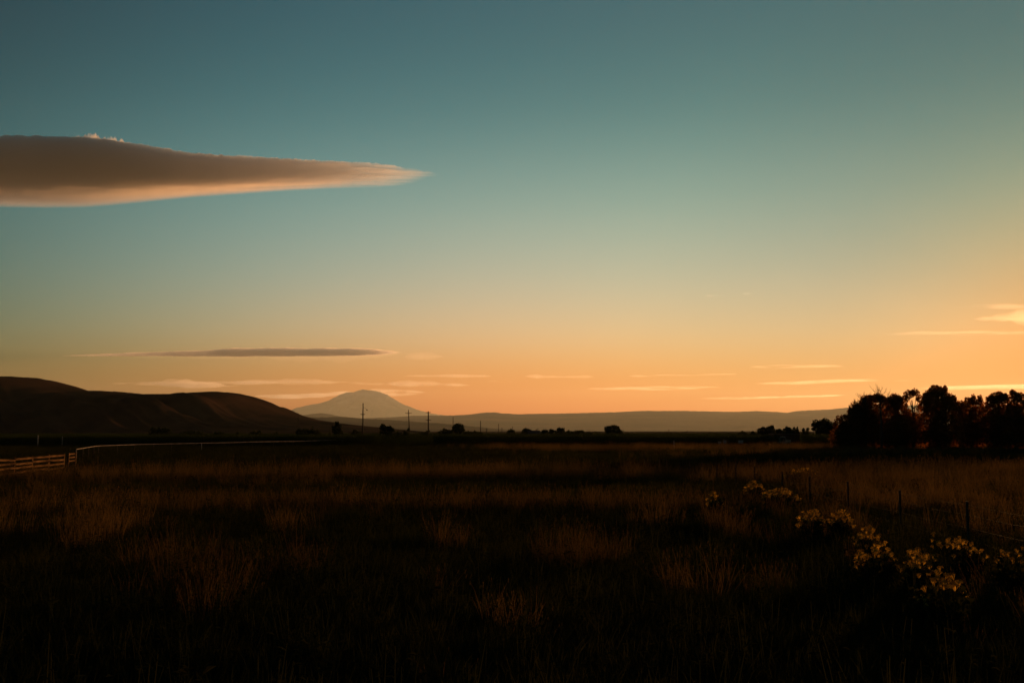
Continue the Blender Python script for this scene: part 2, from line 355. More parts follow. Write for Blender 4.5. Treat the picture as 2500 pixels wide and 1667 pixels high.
cloud('cloud_puff', [(150, 341, 350, .1), (185, 337, 358, .6), (215, 334, 362, 1), (250, 337, 364, 1), (280, 345, 365, .9), (310, 354, 367, .6), (345, 364, 371, .15)],
      ALT + 330, 230, M['cloud'], 'small ragged pink puff on top of the large dark cloud', streak=0.9, seed=15, nu=150, ns=36, fray=12, skew=1, sv=5, su=8)
cloud('lenticular_cloud', [(150, 867.5, 869, .1), (230, 866, 869, .25), (330, 863, 869, .45), (430, 861, 869.5, .6), (500, 860, 869.5, .75), (540, 857, 870, 1), (620, 856, 870, 1), (760, 855.5, 869.5, 1), (870, 855, 868.5, .9), (920, 855, 867, .6), (950, 856, 865, .35), (980, 859, 862, .1)],
      ALT, 430, M['cloud_far'], 'long thin dark cloud hanging over the hills and the mountain', streak=0.25, seed=21, nu=260, ns=44, skew=0.62, pw=1.3)
ST = [([(300, 869.5, 870.5, .2), (520, 869.8, 871.8, .6), (700, 869.5, 872, 1), (860, 868.6, 871, 1), (930, 866, 869, 1), (965, 862, 866, .8), (985, 860, 863, .3)], 'thin added cloud forming the sunlit pink rim under the long thin dark cloud', 2.4),  # added sliver of vapour imitating the dark cloud's sunlit lower rim
      ([(985, 869.5, 871.5, .3), (1030, 868, 872, 1), (1085, 869, 871, .2)], 'short pink streak just right of the thin dark cloud', 2.2),
      ([(270, 934, 938, .2), (380, 932, 940, .8), (470, 932, 946, 1.2), (560, 932, 944, .9), (640, 931, 937, .4), (760, 930, 934, .2)], 'pale pink cloud band over the dark hills, left of the mountain', 2.4),
      ([(560, 930, 933, .3), (700, 930, 934, .7), (830, 931, 936, .8), (900, 933, 939, .8), (1000, 935, 941, 1.1), (1100, 935, 942, 1.2), (1150, 938, 943, .4)], 'long pink streak of cloud passing just above the snowy summit', 2.6),
      ([(620, 964, 972, .4), (720, 962, 974, 1), (800, 957, 972, .7), (860, 952, 966, .4)], 'faint pink cloud patch touching the mountain, on its hill side', 1.8),
      ([(900, 948, 962, .3), (960, 950, 968, 1), (1010, 952, 966, .6), (1040, 956, 962, .2)], 'faint pink cloud patch behind the right shoulder of the mountain', 1.8),
      ([(980, 915, 919, .3), (1080, 914, 921, .7), (1200, 916, 922, .5)], 'very faint cloud streak high above the mountain', 1.0),
      ([(1188, 930, 933, .4), (1220, 929.5, 933.5, 1), (1252, 931, 933, .3)], 'tiny pink cloud dash right of the long streak', 1.6),
      ([(1280, 917, 921, .4), (1310, 917, 923, 1), (1330, 918.5, 921.5, .5), (1450, 918.5, 921, .7)], 'thin pale cloud dash above the low bump in the ridge', 1.6),
      ([(1430, 947, 952, .3), (1500, 945, 953, .8), (1600, 942, 953, .8), (1700, 940, 951, .5), (1760, 943, 947, .2)], 'wide faint orange cloud over the long flat ridge', 1.1),
      ([(1535, 916, 919.5, .5), (1590, 915, 920.5, 1), (1640, 913, 918, .6), (1800, 911, 915, .4)], 'thin yellow cloud line above the wide faint orange cloud', .8),
      ([(1830, 893, 898, .3), (1900, 890, 899, .8), (1980, 889, 898, .9), (2060, 891, 897, .3)], 'hazy yellow cloud strip in the middle of the orange glow', .6),
      ([(1840, 934, 938, .4), (1950, 930, 938, 1), (2050, 926, 935, 1), (2120, 924, 932, .8), (2230, 927, 930, .3)], 'bright yellow cloud streak left above the bare treetops', .9),
      ([(1700, 971, 974, .4), (1800, 968, 975, 1), (1900, 966, 972, .9), (2000, 964, 969, .6), (2070, 962, 966, .3)], 'bright yellow streak low over the ridge beside the dark treetops', 1.0),
      ([(2240, 944, 952, .4), (2340, 941, 952, 1.2), (2440, 938, 950, 1.4), (2600, 936, 949, 1.4), (2800, 938, 946, .4)], 'golden cloud strip just above the trees near the sun', .55),
      ([(2315, 748, 753, .2), (2380, 744, 755, .7), (2460, 741, 755, .9), (2600, 738, 756, .9), (2800, 742, 750, .3)], 'upper of two pale pink clouds at the edge of the sunset glow', .7),
      ([(2375, 778, 780, .3), (2430, 772, 783, 1.3), (2500, 769, 784, 1.8), (2600, 766, 785, 1.8), (2800, 772, 780, .4)], 'lower brighter wedge of cloud at the edge of the sunset glow', 1.1),
      ([(2150, 812, 818, .3), (2240, 808, 820, .6), (2400, 806, 819, .6), (2700, 806, 814, .4)], 'broad soft veil of cloud under the pale pink wedge', .5),
      ([(1722, 721.5, 724, .8), (1730, 720, 724.5, 1.6), (1745, 721.5, 724, .6), (1762, 720.5, 723.5, .4)], 'tiny bright fleck of cloud high over the field', .5),
      ([(1812, 716, 719, .6), (1824, 715.5, 719, 1), (1834, 716.5, 718.5, .4)], 'second tiny fleck of cloud beside the bright one', .4)]
for i, (cols, lab, th) in enumerate(ST):
    cloud('cloud_streak', cols, ALT, 220 * th, M['cirrus'], lab, streak=1.0, seed=60 + 7 * i, nu=140, ns=44, skew=1, pw=1.3, sv=3.0, su=70, wisp=True)

# ------------------------------------------------------------------ haze
hm = MB().box((0, 27000, 1549), (140000, 106000, 3102)).mesh('haze')
haze = link('haze', hm, volume_mat('haze_air', (0.80, 0.93, 0.85), HAZE_DENSITY, HAZE_G)); struct(haze, 'stuff')
haze['label'] = 'warm evening haze filling the valley air'

# ------------------------------------------------------------------ scattered ground cover (one object each)
def blades(n, h, spread, width, lean, seed, head=0.0, curve=0.35):
    """a tuft of n curved tapering blades; head adds a plumed seed head"""
    r = np.random.default_rng(seed); V = []; F = []
    for k in range(n):
        a = r.uniform(0, 2 * np.pi); d = spread * np.sqrt(r.random()); bx, by = d * np.cos(a), d * np.sin(a)
        hh = h * r.uniform(0.55, 1.1); la = a + r.normal(0, 0.8); ln = lean * r.uniform(0.3, 1.4) * hh
        wa = r.uniform(0, np.pi); wx, wy = np.cos(wa) * width / 2, np.sin(wa) * width / 2
        prev = None
        for q, (t, w) in enumerate(((0, 1.0), (0.45, 0.85), (0.8, 0.55), (1.0, 0.08))):
            off = ln * (t ** 2 * (1 - curve) + curve * t); zz = hh * (t - 0.18 * lean * t ** 3)
            cx, cy = bx + np.cos(la) * off, by + np.sin(la) * off
            i = len(V); V += [(cx - wx * w, cy - wy * w, zz), (cx + wx * w, cy + wy * w, zz)]
            if prev is not None: F.append((prev, prev + 1, i + 1, i))
            prev = i
        if head and r.random() < 0.6:
            for m in range(5):
                i = len(V); t = r.uniform(0, 2 * np.pi); s = head * r.uniform(0.6, 1.2); zz0 = zz - m * head * 0.5
                V += [(cx, cy, zz0), (cx + s * .22 * np.cos(t), cy + s * .22 * np.sin(t), zz0 + s * .5), (cx + s * .2 * np.cos(t), cy + s * .2 * np.sin(t), zz0 + s), (cx - s * .15 * np.cos(t), cy - s * .15 * np.sin(t), zz0 + s * .55)]
                F.append((i, i + 1, i + 2, i + 3))
    return mesh_np('tuft', V, F)
def weed(h, seed, nl=26):
    """leafy upright weed"""
    r = np.random.default_rng(seed); V = []; F = []
    for st in range(4):
        a = r.uniform(0, 6.28); bx, by = 0.08 * np.cos(a), 0.08 * np.sin(a); hh = h * r.uniform(0.6, 1.05)
        tx, ty = bx + r.normal(0, .14) * hh, by + r.normal(0, .14) * hh
        i = len(V); V += [(bx - .006, by, 0), (bx + .006, by, 0), (tx + .003, ty, hh), (tx - .003, ty, hh)]; F.append((i, i + 1, i + 2, i + 3))
        for k in range(nl // 4):
            t = r.uniform(0.15, 1); px, py, pz = bx + (tx - bx) * t, by + (ty - by) * t, hh * t
            b = r.uniform(0, 6.28); L = h * r.uniform(0.10, 0.24) * (1.15 - 0.6 * t); w = L * 0.22; up = r.uniform(-0.1, 0.6)
            dx, dy = np.cos(b), np.sin(b); i = len(V)
            V += [(px, py, pz), (px + dx * L * .5 - dy * w, py + dy * L * .5 + dx * w, pz + L * up * .7), (px + dx * L, py + dy * L, pz + L * up * .55), (px + dx * L * .5 + dy * w, py + dy * L * .5 - dx * w, pz + L * up * .7)]
            F.append((i, i + 1, i + 2, i + 3))
    return mesh_np('weed', V, F)
def corn_plant(seed):
    r = np.random.default_rng(seed); V = []; F = []
    h = r.uniform(2.05, 2.35)
    for a in (0, np.pi / 2):
        i = len(V); w = 0.016; V += [(-np.cos(a) * w, -np.sin(a) * w, 0), (np.cos(a) * w, np.sin(a) * w, 0), (np.cos(a) * w * .5, np.sin(a) * w * .5, h * .93), (-np.cos(a) * w * .5, -np.sin(a) * w * .5, h * .93)]; F.append((i, i + 1, i + 2, i + 3))
    a0 = r.uniform(0, 6.28)
    for k in range(9):
        z = 0.25 + k * (h * 0.8 - 0.25) / 8; b = a0 + np.pi * (k % 2) + r.normal(0, .35); L = r.uniform(.5, .8); prev = None
        dx, dy = np.cos(b), np.sin(b)
        for t, w, up in ((0, .03, 0), (.35, .05, .28), (.7, .042, .30), (1, .004, .08 - r.random() * .2)):
            cx, cy, cz = dx * L * t, dy * L * t, z + L * up; i = len(V)
            V += [(cx - dy * w, cy + dx * w, cz), (cx + dy * w, cy - dx * w, cz)]
            if prev is not None: F.append((prev, prev + 1, i + 1, i))
            prev = i
    for k in range(6):
        b = r.uniform(0, 6.28); i = len(V); L = .3; V += [(-.008, 0, h * .9), (.008, 0, h * .9), (np.cos(b) * .1 + .006, np.sin(b) * .1, h * .9 + L), (np.cos(b) * .1 - .006, np.sin(b) * .1, h * .9 + L)]; F.append((i, i + 1, i + 2, i + 3))
    return mesh_np('corn_plant', V, F)

def scatter(name, pts, rot, scl, pick, meshes, mat, label):
    src = bpy.data.collections.new(name + '_sources')
    for i, me in enumerate(meshes):
        me.materials.append(mat); so = bpy.data.objects.new('%s_source_%02d' % (name, i), me); src.objects.link(so)
    me = bpy.data.meshes.new(name); me.vertices.add(len(pts)); me.vertices.foreach_set('co', np.asarray(pts, np.float32).ravel())
    for nm, ty, arr in (('rotv', 'FLOAT_VECTOR', rot), ('sclv', 'FLOAT_VECTOR', scl)):
        at = me.attributes.new(nm, ty, 'POINT'); at.data.foreach_set('vector', np.asarray(arr, np.float32).ravel())
    at = me.attributes.new('pick', 'INT', 'POINT'); at.data.foreach_set('value', np.asarray(pick, np.int32))
    o = link(name, me, mat)
    ng = bpy.data.node_groups.new(name, 'GeometryNodeTree')
    ng.interface.new_socket('Geometry', in_out='INPUT', socket_type='NodeSocketGeometry'); ng.interface.new_socket('Geometry', in_out='OUTPUT', socket_type='NodeSocketGeometry')
    N = ng.nodes; gi = N.new('NodeGroupInput'); go = N.new('NodeGroupOutput'); ins = N.new('GeometryNodeInstanceOnPoints'); ci = N.new('GeometryNodeCollectionInfo')
    ci.inputs['Collection'].default_value = src; ci.inputs['Separate Children'].default_value = True; ci.inputs['Reset Children'].default_value = True
    def attr(nm, ty):
        a = N.new('GeometryNodeInputNamedAttribute'); a.data_type = ty; a.inputs['Name'].default_value = nm; return a.outputs['Attribute']
    L = ng.links; L.new(gi.outputs[0], ins.inputs['Points']); L.new(ci.outputs[0], ins.inputs['Instance']); ins.inputs['Pick Instance'].default_value = True
    L.new(attr('pick', 'INT'), ins.inputs['Instance Index'])
    er = N.new('FunctionNodeEulerToRotation'); L.new(attr('rotv', 'FLOAT_VECTOR'), er.inputs[0]); L.new(er.outputs[0], ins.inputs['Rotation'])
    L.new(attr('sclv', 'FLOAT_VECTOR'), ins.inputs['Scale']); L.new(ins.outputs[0], go.inputs[0])
    md = o.modifiers.new('scatter', 'NODES'); md.node_group = ng
    struct(o, 'stuff'); o['label'] = label
    return o
def field_points(d0, d1, n, seed, margin=1.25):
    r = np.random.default_rng(seed); out = []
    d = np.sqrt(r.uniform(d0 * d0, d1 * d1, n)); x = r.uniform(-1, 1, n) * (0.535 * d * margin + 2)
    return x, d
def put(x, y): return np.stack([x, y, gh(x, y) - 0.02], 1)
def scat_args(n, seed, s0, s1, k, tilt=0.12, tall=0.25):
    r = np.random.default_rng(seed)
    rot = np.stack([r.normal(0, tilt, n), r.normal(0, tilt, n), r.uniform(0, 6.28, n)], 1)
    s = r.uniform(s0, s1, n); scl = np.stack([s, s, s * r.uniform(1 - tall, 1 + tall, n)], 1)
    return rot, scl, r.integers(0, k, n)

# the field's dry and green mix, also painting its sunlit and shaded bands
def dark_mix(x, y):
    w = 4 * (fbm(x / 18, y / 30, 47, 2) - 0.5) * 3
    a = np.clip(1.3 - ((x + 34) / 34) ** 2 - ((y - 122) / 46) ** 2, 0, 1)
    b = sstep(69, 73, y + w) * (1 - sstep(100, 116, y + w)) * (1 - sstep(14, 34, x))  # shadow band of the grove, painted as darker greens
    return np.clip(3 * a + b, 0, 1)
def dry_sunlit(x, y):
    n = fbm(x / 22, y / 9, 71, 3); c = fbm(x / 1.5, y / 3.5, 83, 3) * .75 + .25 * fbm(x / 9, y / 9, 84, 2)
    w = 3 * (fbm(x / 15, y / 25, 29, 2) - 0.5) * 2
    d = 0.9 * np.exp(-((y + w - 63) / 5.0) ** 4)                                        # sunlit strip across the meadow, painted with dry tufts
    d = d + 0.75 * sstep(112, 124, y) * (1 - sstep(165, 185, y)) * sstep(-16, 0, x) * sstep(0.36, 0.5, n)  # sunlit ground before the corn, painted with dry tufts
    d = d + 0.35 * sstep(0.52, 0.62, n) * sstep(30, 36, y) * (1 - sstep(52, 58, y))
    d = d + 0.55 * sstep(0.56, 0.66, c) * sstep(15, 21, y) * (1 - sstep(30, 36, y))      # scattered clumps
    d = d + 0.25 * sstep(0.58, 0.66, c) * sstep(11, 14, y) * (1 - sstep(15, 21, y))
    d = d + 0.6 * sstep(11, 14, x) * sstep(22, 30, y) * (1 - sstep(66, 80, y)) * sstep(0.40, 0.52, n)  # dry tufts painted where sun falls past the fence
    return np.clip(d, 0, 1) * (1 - dark_mix(x, y)) * (.45 + .55 * sstep(-26, -6, x - .12 * y + 6))

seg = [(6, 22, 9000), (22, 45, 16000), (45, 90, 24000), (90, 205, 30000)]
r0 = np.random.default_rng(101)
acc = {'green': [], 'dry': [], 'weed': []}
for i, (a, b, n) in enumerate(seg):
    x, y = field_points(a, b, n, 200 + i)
    dn = dry_sunlit(x, y); q = r0.random(n); kind = np.where(q < dn * 0.85, 1, np.where(r0.random(n) < 0.10 + 0.25 * dark_mix(x, y), 2, 0))
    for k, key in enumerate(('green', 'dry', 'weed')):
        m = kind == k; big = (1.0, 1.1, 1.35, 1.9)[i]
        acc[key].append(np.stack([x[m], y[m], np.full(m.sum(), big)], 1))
tg = [blades(30, 0.30, 0.20, 0.007, 0.5, 300 + k) for k in range(5)]
td = [blades(24, 0.58, 0.17, 0.006, 0.32, 320 + k, head=0.022) for k in range(5)]
tw = [weed(0.75, 340 + k) for k in range(5)]
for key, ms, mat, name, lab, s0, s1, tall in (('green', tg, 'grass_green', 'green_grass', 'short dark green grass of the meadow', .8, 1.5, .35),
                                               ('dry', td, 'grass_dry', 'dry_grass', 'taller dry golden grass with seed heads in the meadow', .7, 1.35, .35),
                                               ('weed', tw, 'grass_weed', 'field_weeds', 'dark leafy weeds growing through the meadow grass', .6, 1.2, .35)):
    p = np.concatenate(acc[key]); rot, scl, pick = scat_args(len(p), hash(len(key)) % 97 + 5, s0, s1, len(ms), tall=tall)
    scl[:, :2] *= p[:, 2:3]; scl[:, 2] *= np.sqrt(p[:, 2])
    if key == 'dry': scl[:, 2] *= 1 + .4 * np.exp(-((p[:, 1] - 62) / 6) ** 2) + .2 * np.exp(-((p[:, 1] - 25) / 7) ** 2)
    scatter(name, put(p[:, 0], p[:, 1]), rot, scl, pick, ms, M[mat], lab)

# the corn field: dense rows at its near edge, sparser ones behind
cp = []
rr = np.random.default_rng(55)
for k in range(60):
    y0 = 196 + (k * 0.8 if k < 16 else 12.8 + (k - 16) * 5.0); stp = 0.42 if k < 16 else 0.9
    half = 0.56 * y0 + 25
    x = np.arange(-half, half, stp) + rr.uniform(-.15, .15); x = x + rr.normal(0, .08, len(x))
    y = y0 + 5 * (fbm(x / 60, x * 0 + 2, 8, 2) - 0.5) + rr.normal(0, .08, len(x))
    keep = ~((x > X(1880, 205)) & (x < X(1962, 205)) & (y < 214)) & ~(x > X(2030, y0) + 6)
    keep &= ~((x > X(930, y0)) & (x < X(1060, y0)) & (k < 30) & (y < 206))
    cp.append(np.stack([x[keep], y[keep]], 1))
cp = np.concatenate(cp)
rot, scl, pick = scat_args(len(cp), 77, .86, 1.04, 5, tilt=.05, tall=.07)
scatter('corn_field', put(cp[:, 0], cp[:, 1]), rot, scl, pick, [corn_plant(400 + k) for k in range(5)], M['corn'], 'dark standing corn field across the far side of the meadow')

# ------------------------------------------------------------------ trees and shrubs
def foliage_mesh(lobes, n, size, seed, droop=0.0, inner=0.35, flat=0.0):
    """leaf clumps spread through a set of lobes (cx, cy, cz, rx, ry, rz)"""
    r = np.random.default_rng(seed); L = np.array(lobes, float)
    w = (L[:, 3] * L[:, 4] * L[:, 5]) ** (2 / 3); k = r.choice(len(L), n, p=w / w.sum())
    d = r.normal(size=(n, 3)); d /= np.linalg.norm(d, axis=1)[:, None]
    rad = np.where(r.random(n) < inner, r.uniform(0.2, 0.8, n), r.uniform(0.74, 1.0, n) + np.abs(r.normal(0, 0.07, n)))
    bump = 0.78 + 0.5 * fbm(d[:, 0] * 2.6 + k * 7.1 + 20, d[:, 2] * 2.6 + d[:, 1] * 1.7 + 20, seed, 2)
    c = L[k, :3] + d * L[k, 3:] * (rad * bump)[:, None]
    c[:, 2] -= droop * r.random(n) ** 2
    c[:, 2] = np.maximum(c[:, 2], 0.03)
    s = size * np.exp(r.normal(0, 0.35, n)) / 2
    a = r.normal(size=(n, 3)); a[:, 2] = a[:, 2] * (1 - flat) - (2.2 if droop else 0); a /= np.linalg.norm(a, axis=1)[:, None]
    b = np.cross(a, r.normal(size=(n, 3))); b /= np.linalg.norm(b, axis=1)[:, None]
    ea, eb = a * (s * (1.9 if droop else 1.25))[:, None], b * (s * (0.45 if droop else 0.8))[:, None]
    nrm = np.cross(a, b) * (s * 0.3)[:, None]
    V = np.stack([c - ea, c + eb * 1.0 + nrm, c + ea, c - eb + nrm], 1).reshape(-1, 3)
    F = np.arange(4 * n).reshape(n, 4)
    return mesh_np('crown', V, F)
def trunk_mesh(h, lobes, rb, seed, limbs=5, lean=0.0):
    r = np.random.default_rng(seed); m = MB()
    top = Vector((lean * h, 0, h)); pts = [Vector((0, 0, -0.15))]
    for t in (0.25, 0.5, 0.75, 1.0): pts.append(Vector((lean * h * t + r.normal(0, .03) * h * .3, r.normal(0, .03) * h * .3, h * t)))
    m.tube(pts, [rb * 1.35, rb, rb * .8, rb * .6, rb * .35], 7)
    for k in range(limbs):
        l = lobes[k % len(lobes)]; t = r.uniform(.3, .8); i = min(int(t * 4), 3); s = pts[i + 1].lerp(pts[min(i + 2, 4)], .3)
        e = Vector((l[0] + r.normal(0, .3) * l[3], l[1] + r.normal(0, .3) * l[4], l[2] + r.uniform(-.2, .5) * l[5])); mid = s.lerp(e, .5) + Vector((0, 0, -.06 * h))
        m.tube([s, mid, e], [rb * .45, rb * .28, rb * .07], 5)
    return m.mesh('trunk')
def auto_lobes(w, h, style, seed):
    """lobes for a crown w wide and h high over the ground (local metres)"""
    r = np.random.default_rng(seed); out = []
    if style == 'round':
        cz = h * .60
        out.append((0, 0, cz, w * .36, w * .34, h * .34))
        for k in range(8):
            a = r.uniform(0, 6.28); e = r.uniform(-.5, .9)
            out.append((np.cos(a) * w * .27, np.sin(a) * w * .25, cz + e * h * .22, w * r.uniform(.17, .25), w * r.uniform(.17, .25), h * r.uniform(.13, .19)))
        out.append((r.uniform(-.1, .1) * w, 0, h * .84, w * .2, w * .2, h * .16))
    elif style == 'bush':
        for k in range(9):
            x = r.uniform(-.36, .36) * w; hh = h * (1 - 1.6 * (x / w) ** 2) * r.uniform(.75, 1.0)
            out.append((x, r.uniform(-.25, .25) * w, hh * .48, w * r.uniform(.14, .22), w * .2, hh * .52))
    elif style == 'hedge':
        for k in range(12):
            x = (k / 11 - .5) * w * .86; hh = h * r.uniform(.78, 1.0)
            out.append((x, r.uniform(-.12, .12) * w, hh * .5, w * r.uniform(.09, .14), w * .12, hh * .5))
    elif style == 'column':
        for k in range(6): out.append((r.normal(0, .06) * w, r.normal(0, .06) * w, h * (.2 + .14 * k), w * .45 * (1 - .1 * k), w * .45 * (1 - .1 * k), h * .17))
    elif style == 'conifer':
        for k in range(9):
            t = k / 8; out.append((r.normal(0, .03) * w, 0, h * (.14 + .84 * t), w * .5 * (1 - t) + .12, w * .5 * (1 - t) + .12, h * .085))
    elif style == 'scraggly':
        for k in range(11):
            a = r.uniform(0, 6.28); z = r.uniform(.25, .95); q = w * .34 * np.sqrt(r.random())
            out.append((np.cos(a) * q, np.sin(a) * q, h * z, w * r.uniform(.10, .17), w * r.uniform(.10, .17), h * r.uniform(.08, .13)))
        out.append((0, 0, h * .3, w * .42, w * .4, h * .3))
    return out
def tree(name, u, D, v_top, wpx, style, label, mat='leaf_dark', n=900, leaf=None, cat='tree', group=None, seed=None, trunk=True, droop=0.0, lobes=None, limbs=5):
    seed = int(u * 3 + 11) if seed is None else seed
    x = X(u, D); g = float(gh(x, D)); h = Z(v_top, D) - g; w = wpx * D / FPX
    t = thing(name, label, cat, (x, D, g), group=group)
    lb = lobes or auto_lobes(w, h, style, seed)
    link('crown' if cat == 'tree' else 'foliage', foliage_mesh(lb, n, leaf or max(.22, D * .0016), seed, droop), M[mat], t)
    if cat == 'tree': link('trunk', trunk_mesh(h * .7, lb, max(.07, h * .028), seed, limbs), M['bark'], t)
    else: link('stem', trunk_mesh(h * .6, lb, max(.03, h * .012), seed, 4), M['bark'], t)
    return t
GT = 'trees and shrubs along the far side of the corn'
for a in [
    ('shrub', 392, 330, 1041, 52, 'hedge', 'low wide dark bush, farthest left of those before the hills', 1100),
    ('shrub', 468, 340, 1051, 58, 'hedge', 'low flat strip of brush right of the leftmost wide bush', 900),
    ('shrub', 533, 340, 1051, 27, 'bush', 'small rounded bush standing alone before the hills', 700),
    ('shrub', 584, 345, 1054, 16, 'bush', 'very small low bush just left of a wider bush before the hills', 500),
    ('shrub', 618, 340, 1048.5, 42, 'bush', 'wide low bush left of the lone short pole', 900),
    ('shrub', 675, 345, 1055, 18, 'bush', 'small low bush between the wide bush and the lone short pole', 500),
    ('shrub', 744, 335, 1045, 42, 'hedge', 'blocky dark bush at the foot of the lone short pole', 1200),
    ('shrub', 774, 338, 1047, 30, 'bush', 'rounded bush joined to the blocky bush, on its mountain side', 900),
    ('tree', 824, 300, 1029, 29, 'scraggly', 'narrow upright tree with a tufted top left of the tallest pole', 1500),
    ('shrub', 805, 305, 1056, 14, 'bush', 'tiny bush at the foot of the narrow tufted tree', 500),
    ('shrub', 846, 310, 1055, 12, 'bush', 'tiny bush between the narrow tufted tree and a rounder bush', 500),
    ('shrub', 870, 290, 1047, 23, 'bush', 'compact dark bush just left of the tallest pole', 1000),
    ('shrub', 906, 300, 1060, 18, 'bush', 'small low bush just right of the tallest pole', 500),
    ('tree', 945, 240, 1036, 42, 'scraggly', 'ragged many-stemmed shrubby tree between the tallest pole and the leaning pole', 2200),
    ('shrub', 970, 242, 1052, 24, 'bush', 'leafy bush at the right foot of the ragged shrubby tree', 900),
    ('tree', 991, 245, 1043, 20, 'scraggly', 'thin ragged little tree touching the leaning pole', 1000),
    ('shrub', 1040, 330, 1051, 44, 'bush', 'broad rounded bush behind the pole with two crossarms', 1200),
    ('shrub', 1088, 350, 1046, 44, 'bush', 'broad taller bush left of the round-headed tree', 1200),
    ('tree', 1121, 355, 1032, 33, 'round', 'round-headed dark tree with a bare pole rising from its left side', 1800),
    ('shrub', 1150, 360, 1051, 44, 'hedge', 'low hedge-like bush right of the round-headed tree', 1000),
    ('shrub', 1178, 380, 1054, 16, 'bush', 'small bush at the foot of the thin pole right of the round-headed tree', 500),
    ('shrub', 1207, 420, 1056.5, 8, 'bush', 'tiny isolated bush between two thin poles', 300),
    ('tree', 1249, 400, 1048.5, 22, 'round', 'small rounded tree standing alone left of the dark house', 900),
    ('tree', 1285, 390, 1046.5, 23, 'round', 'rounded tree at the left end of the dark house', 1000),
    ('tree', 1330, 390, 1049, 20, 'round', 'rounded tree just right of the dark house', 900),
    ('tree', 1347, 392, 1048, 15, 'round', 'narrower round tree second to the right of the dark house', 800),
    ('tree', 1368, 385, 1044.5, 24, 'round', 'taller rounded tree third to the right of the dark house', 1100),
    ('shrub', 1401, 388, 1049.5, 46, 'hedge', 'long low thicket right of the trees by the dark house', 1200),
    ('shrub', 1440, 390, 1053.5, 12, 'bush', 'small pointed bush in the low part of the hedge', 400),
    ('shrub', 1455, 392, 1057, 60, 'hedge', 'low clipped hedge running to the tall lone clump', 1000),
    ('tree', 1497, 380, 1038.5, 44, 'round', 'tall broad clump of dark foliage with a peaked top, alone on the ridge line', 2000),
    ('shrub', 1538, 385, 1057, 44, 'hedge', 'low brush tapering off right of the peaked clump', 900),
    ('shrub', 1811, 330, 1052.5, 31, 'bush', 'low rounded bush, farthest left of those by the shed', 900),
    ('shrub', 1837, 330, 1051.5, 23, 'bush', 'second low rounded bush left of the shed', 800),
    ('tree', 1864, 300, 1042.5, 32, 'round', 'dark round tree behind the left end of the shed', 1300),
    ('tree', 1883, 302, 1039.5, 28, 'round', 'higher dark round tree behind the shed, second from its left end', 1300),
    ('tree', 1922, 300, 1041.5, 34, 'round', 'broad dark tree rising over the middle of the shed roof', 1400),
    ('tree', 1903, 310, 1047, 22, 'round', 'low dark tree filling the gap behind the shed', 700),
    ('tree', 1939, 300, 1045, 8, 'column', 'slim columnar tree behind the right end of the shed', 500),
    ('tree', 1947, 300, 1045.5, 8, 'column', 'second slim columnar tree at the right end of the shed', 500),
    ('tree', 1962.5, 290, 1047.5, 9, 'column', 'left one of two slim columnar trees standing clear of the shed', 500),
    ('tree', 1971.5, 290, 1046.5, 9, 'column', 'right one of two slim columnar trees standing clear of the shed', 500),
    ('tree', 2012, 230, 1022, 62, 'round', 'broad dome-shaped tree between the shed and the tall grove', 3200),
]:
    nm, u, D, vt, w, st, lab, n = a
    tree(nm if nm == 'shrub' else 'broadleaf_tree', u, D, vt, w, st, lab, 'leaf_dark', n, cat=nm, group=GT)
for i, (u, D, w) in enumerate([(1406, 520, 10), (1620, 520, 9), (1706, 520, 12), (1718, 520, 9), (1770, 520, 14)]):
    tree('shrub', u, D, 1059.5, w, 'bush', 'tiny far bush on the field edge, %s of five from the peaked clump' % ('first', 'second', 'third', 'fourth', 'fifth')[i], 'leaf_dark', 200, cat='shrub', group=GT)

# the tall grove near the sun
GV = 'trees of the tall grove'
def gl(spec, D):
    """lobes of a grove tree from outline points: (u, v, rx px, rz px); returned relative to the tree base by tree_at"""
    return spec
def grove(u, D, label, spec, mat, n, leaf=.34, droop=0.0, limbs=7, name='broadleaf_tree', depth=.9):
    leaf *= .7; n = int(n * 1.9)
    spec = list(spec) + [(u - 14, 1072, 18, 26), (u + 12, 1068, 18, 28), (u, 1040, 20, 26)]
    x0 = X(u, D); g = float(gh(x0, D)); k = D / FPX
    r = np.random.default_rng(int(u)); lb = []
    for (lu, lv, ru, rv) in spec:
        lb.append((X(lu, D) - x0, r.uniform(-.35, .35) * ru * k, Z(lv, D) - g, ru * k, ru * k * depth, rv * k))
    t = thing(name, label, 'tree', (x0, D, g), group=GV)
    link('crown', foliage_mesh(lb, n, leaf, int(u) + 3, droop, .3), M[mat], t)
    hmax = max(l[2] + l[5] * .3 for l in lb)
    link('trunk', trunk_mesh(hmax * .85, lb, .24, int(u), limbs), M['bark'], t)
    return t
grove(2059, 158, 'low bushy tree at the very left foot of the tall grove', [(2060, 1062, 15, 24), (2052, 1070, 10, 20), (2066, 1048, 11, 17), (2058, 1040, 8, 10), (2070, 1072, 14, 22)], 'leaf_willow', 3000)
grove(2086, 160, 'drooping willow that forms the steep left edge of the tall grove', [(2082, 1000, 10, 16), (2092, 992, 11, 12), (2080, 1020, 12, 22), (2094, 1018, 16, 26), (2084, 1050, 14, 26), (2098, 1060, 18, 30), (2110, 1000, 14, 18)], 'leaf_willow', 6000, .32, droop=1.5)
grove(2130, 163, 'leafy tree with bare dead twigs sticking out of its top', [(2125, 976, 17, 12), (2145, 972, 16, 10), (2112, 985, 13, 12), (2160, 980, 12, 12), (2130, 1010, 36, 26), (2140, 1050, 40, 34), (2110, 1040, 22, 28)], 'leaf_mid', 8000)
grove(2188, 160, 'broad rounded tree between the bare twigs and the airy tree', [(2186, 975, 16, 12), (2176, 984, 14, 14), (2198, 982, 12, 12), (2188, 1020, 32, 34), (2190, 1060, 38, 30)], 'leaf_mid', 6500)
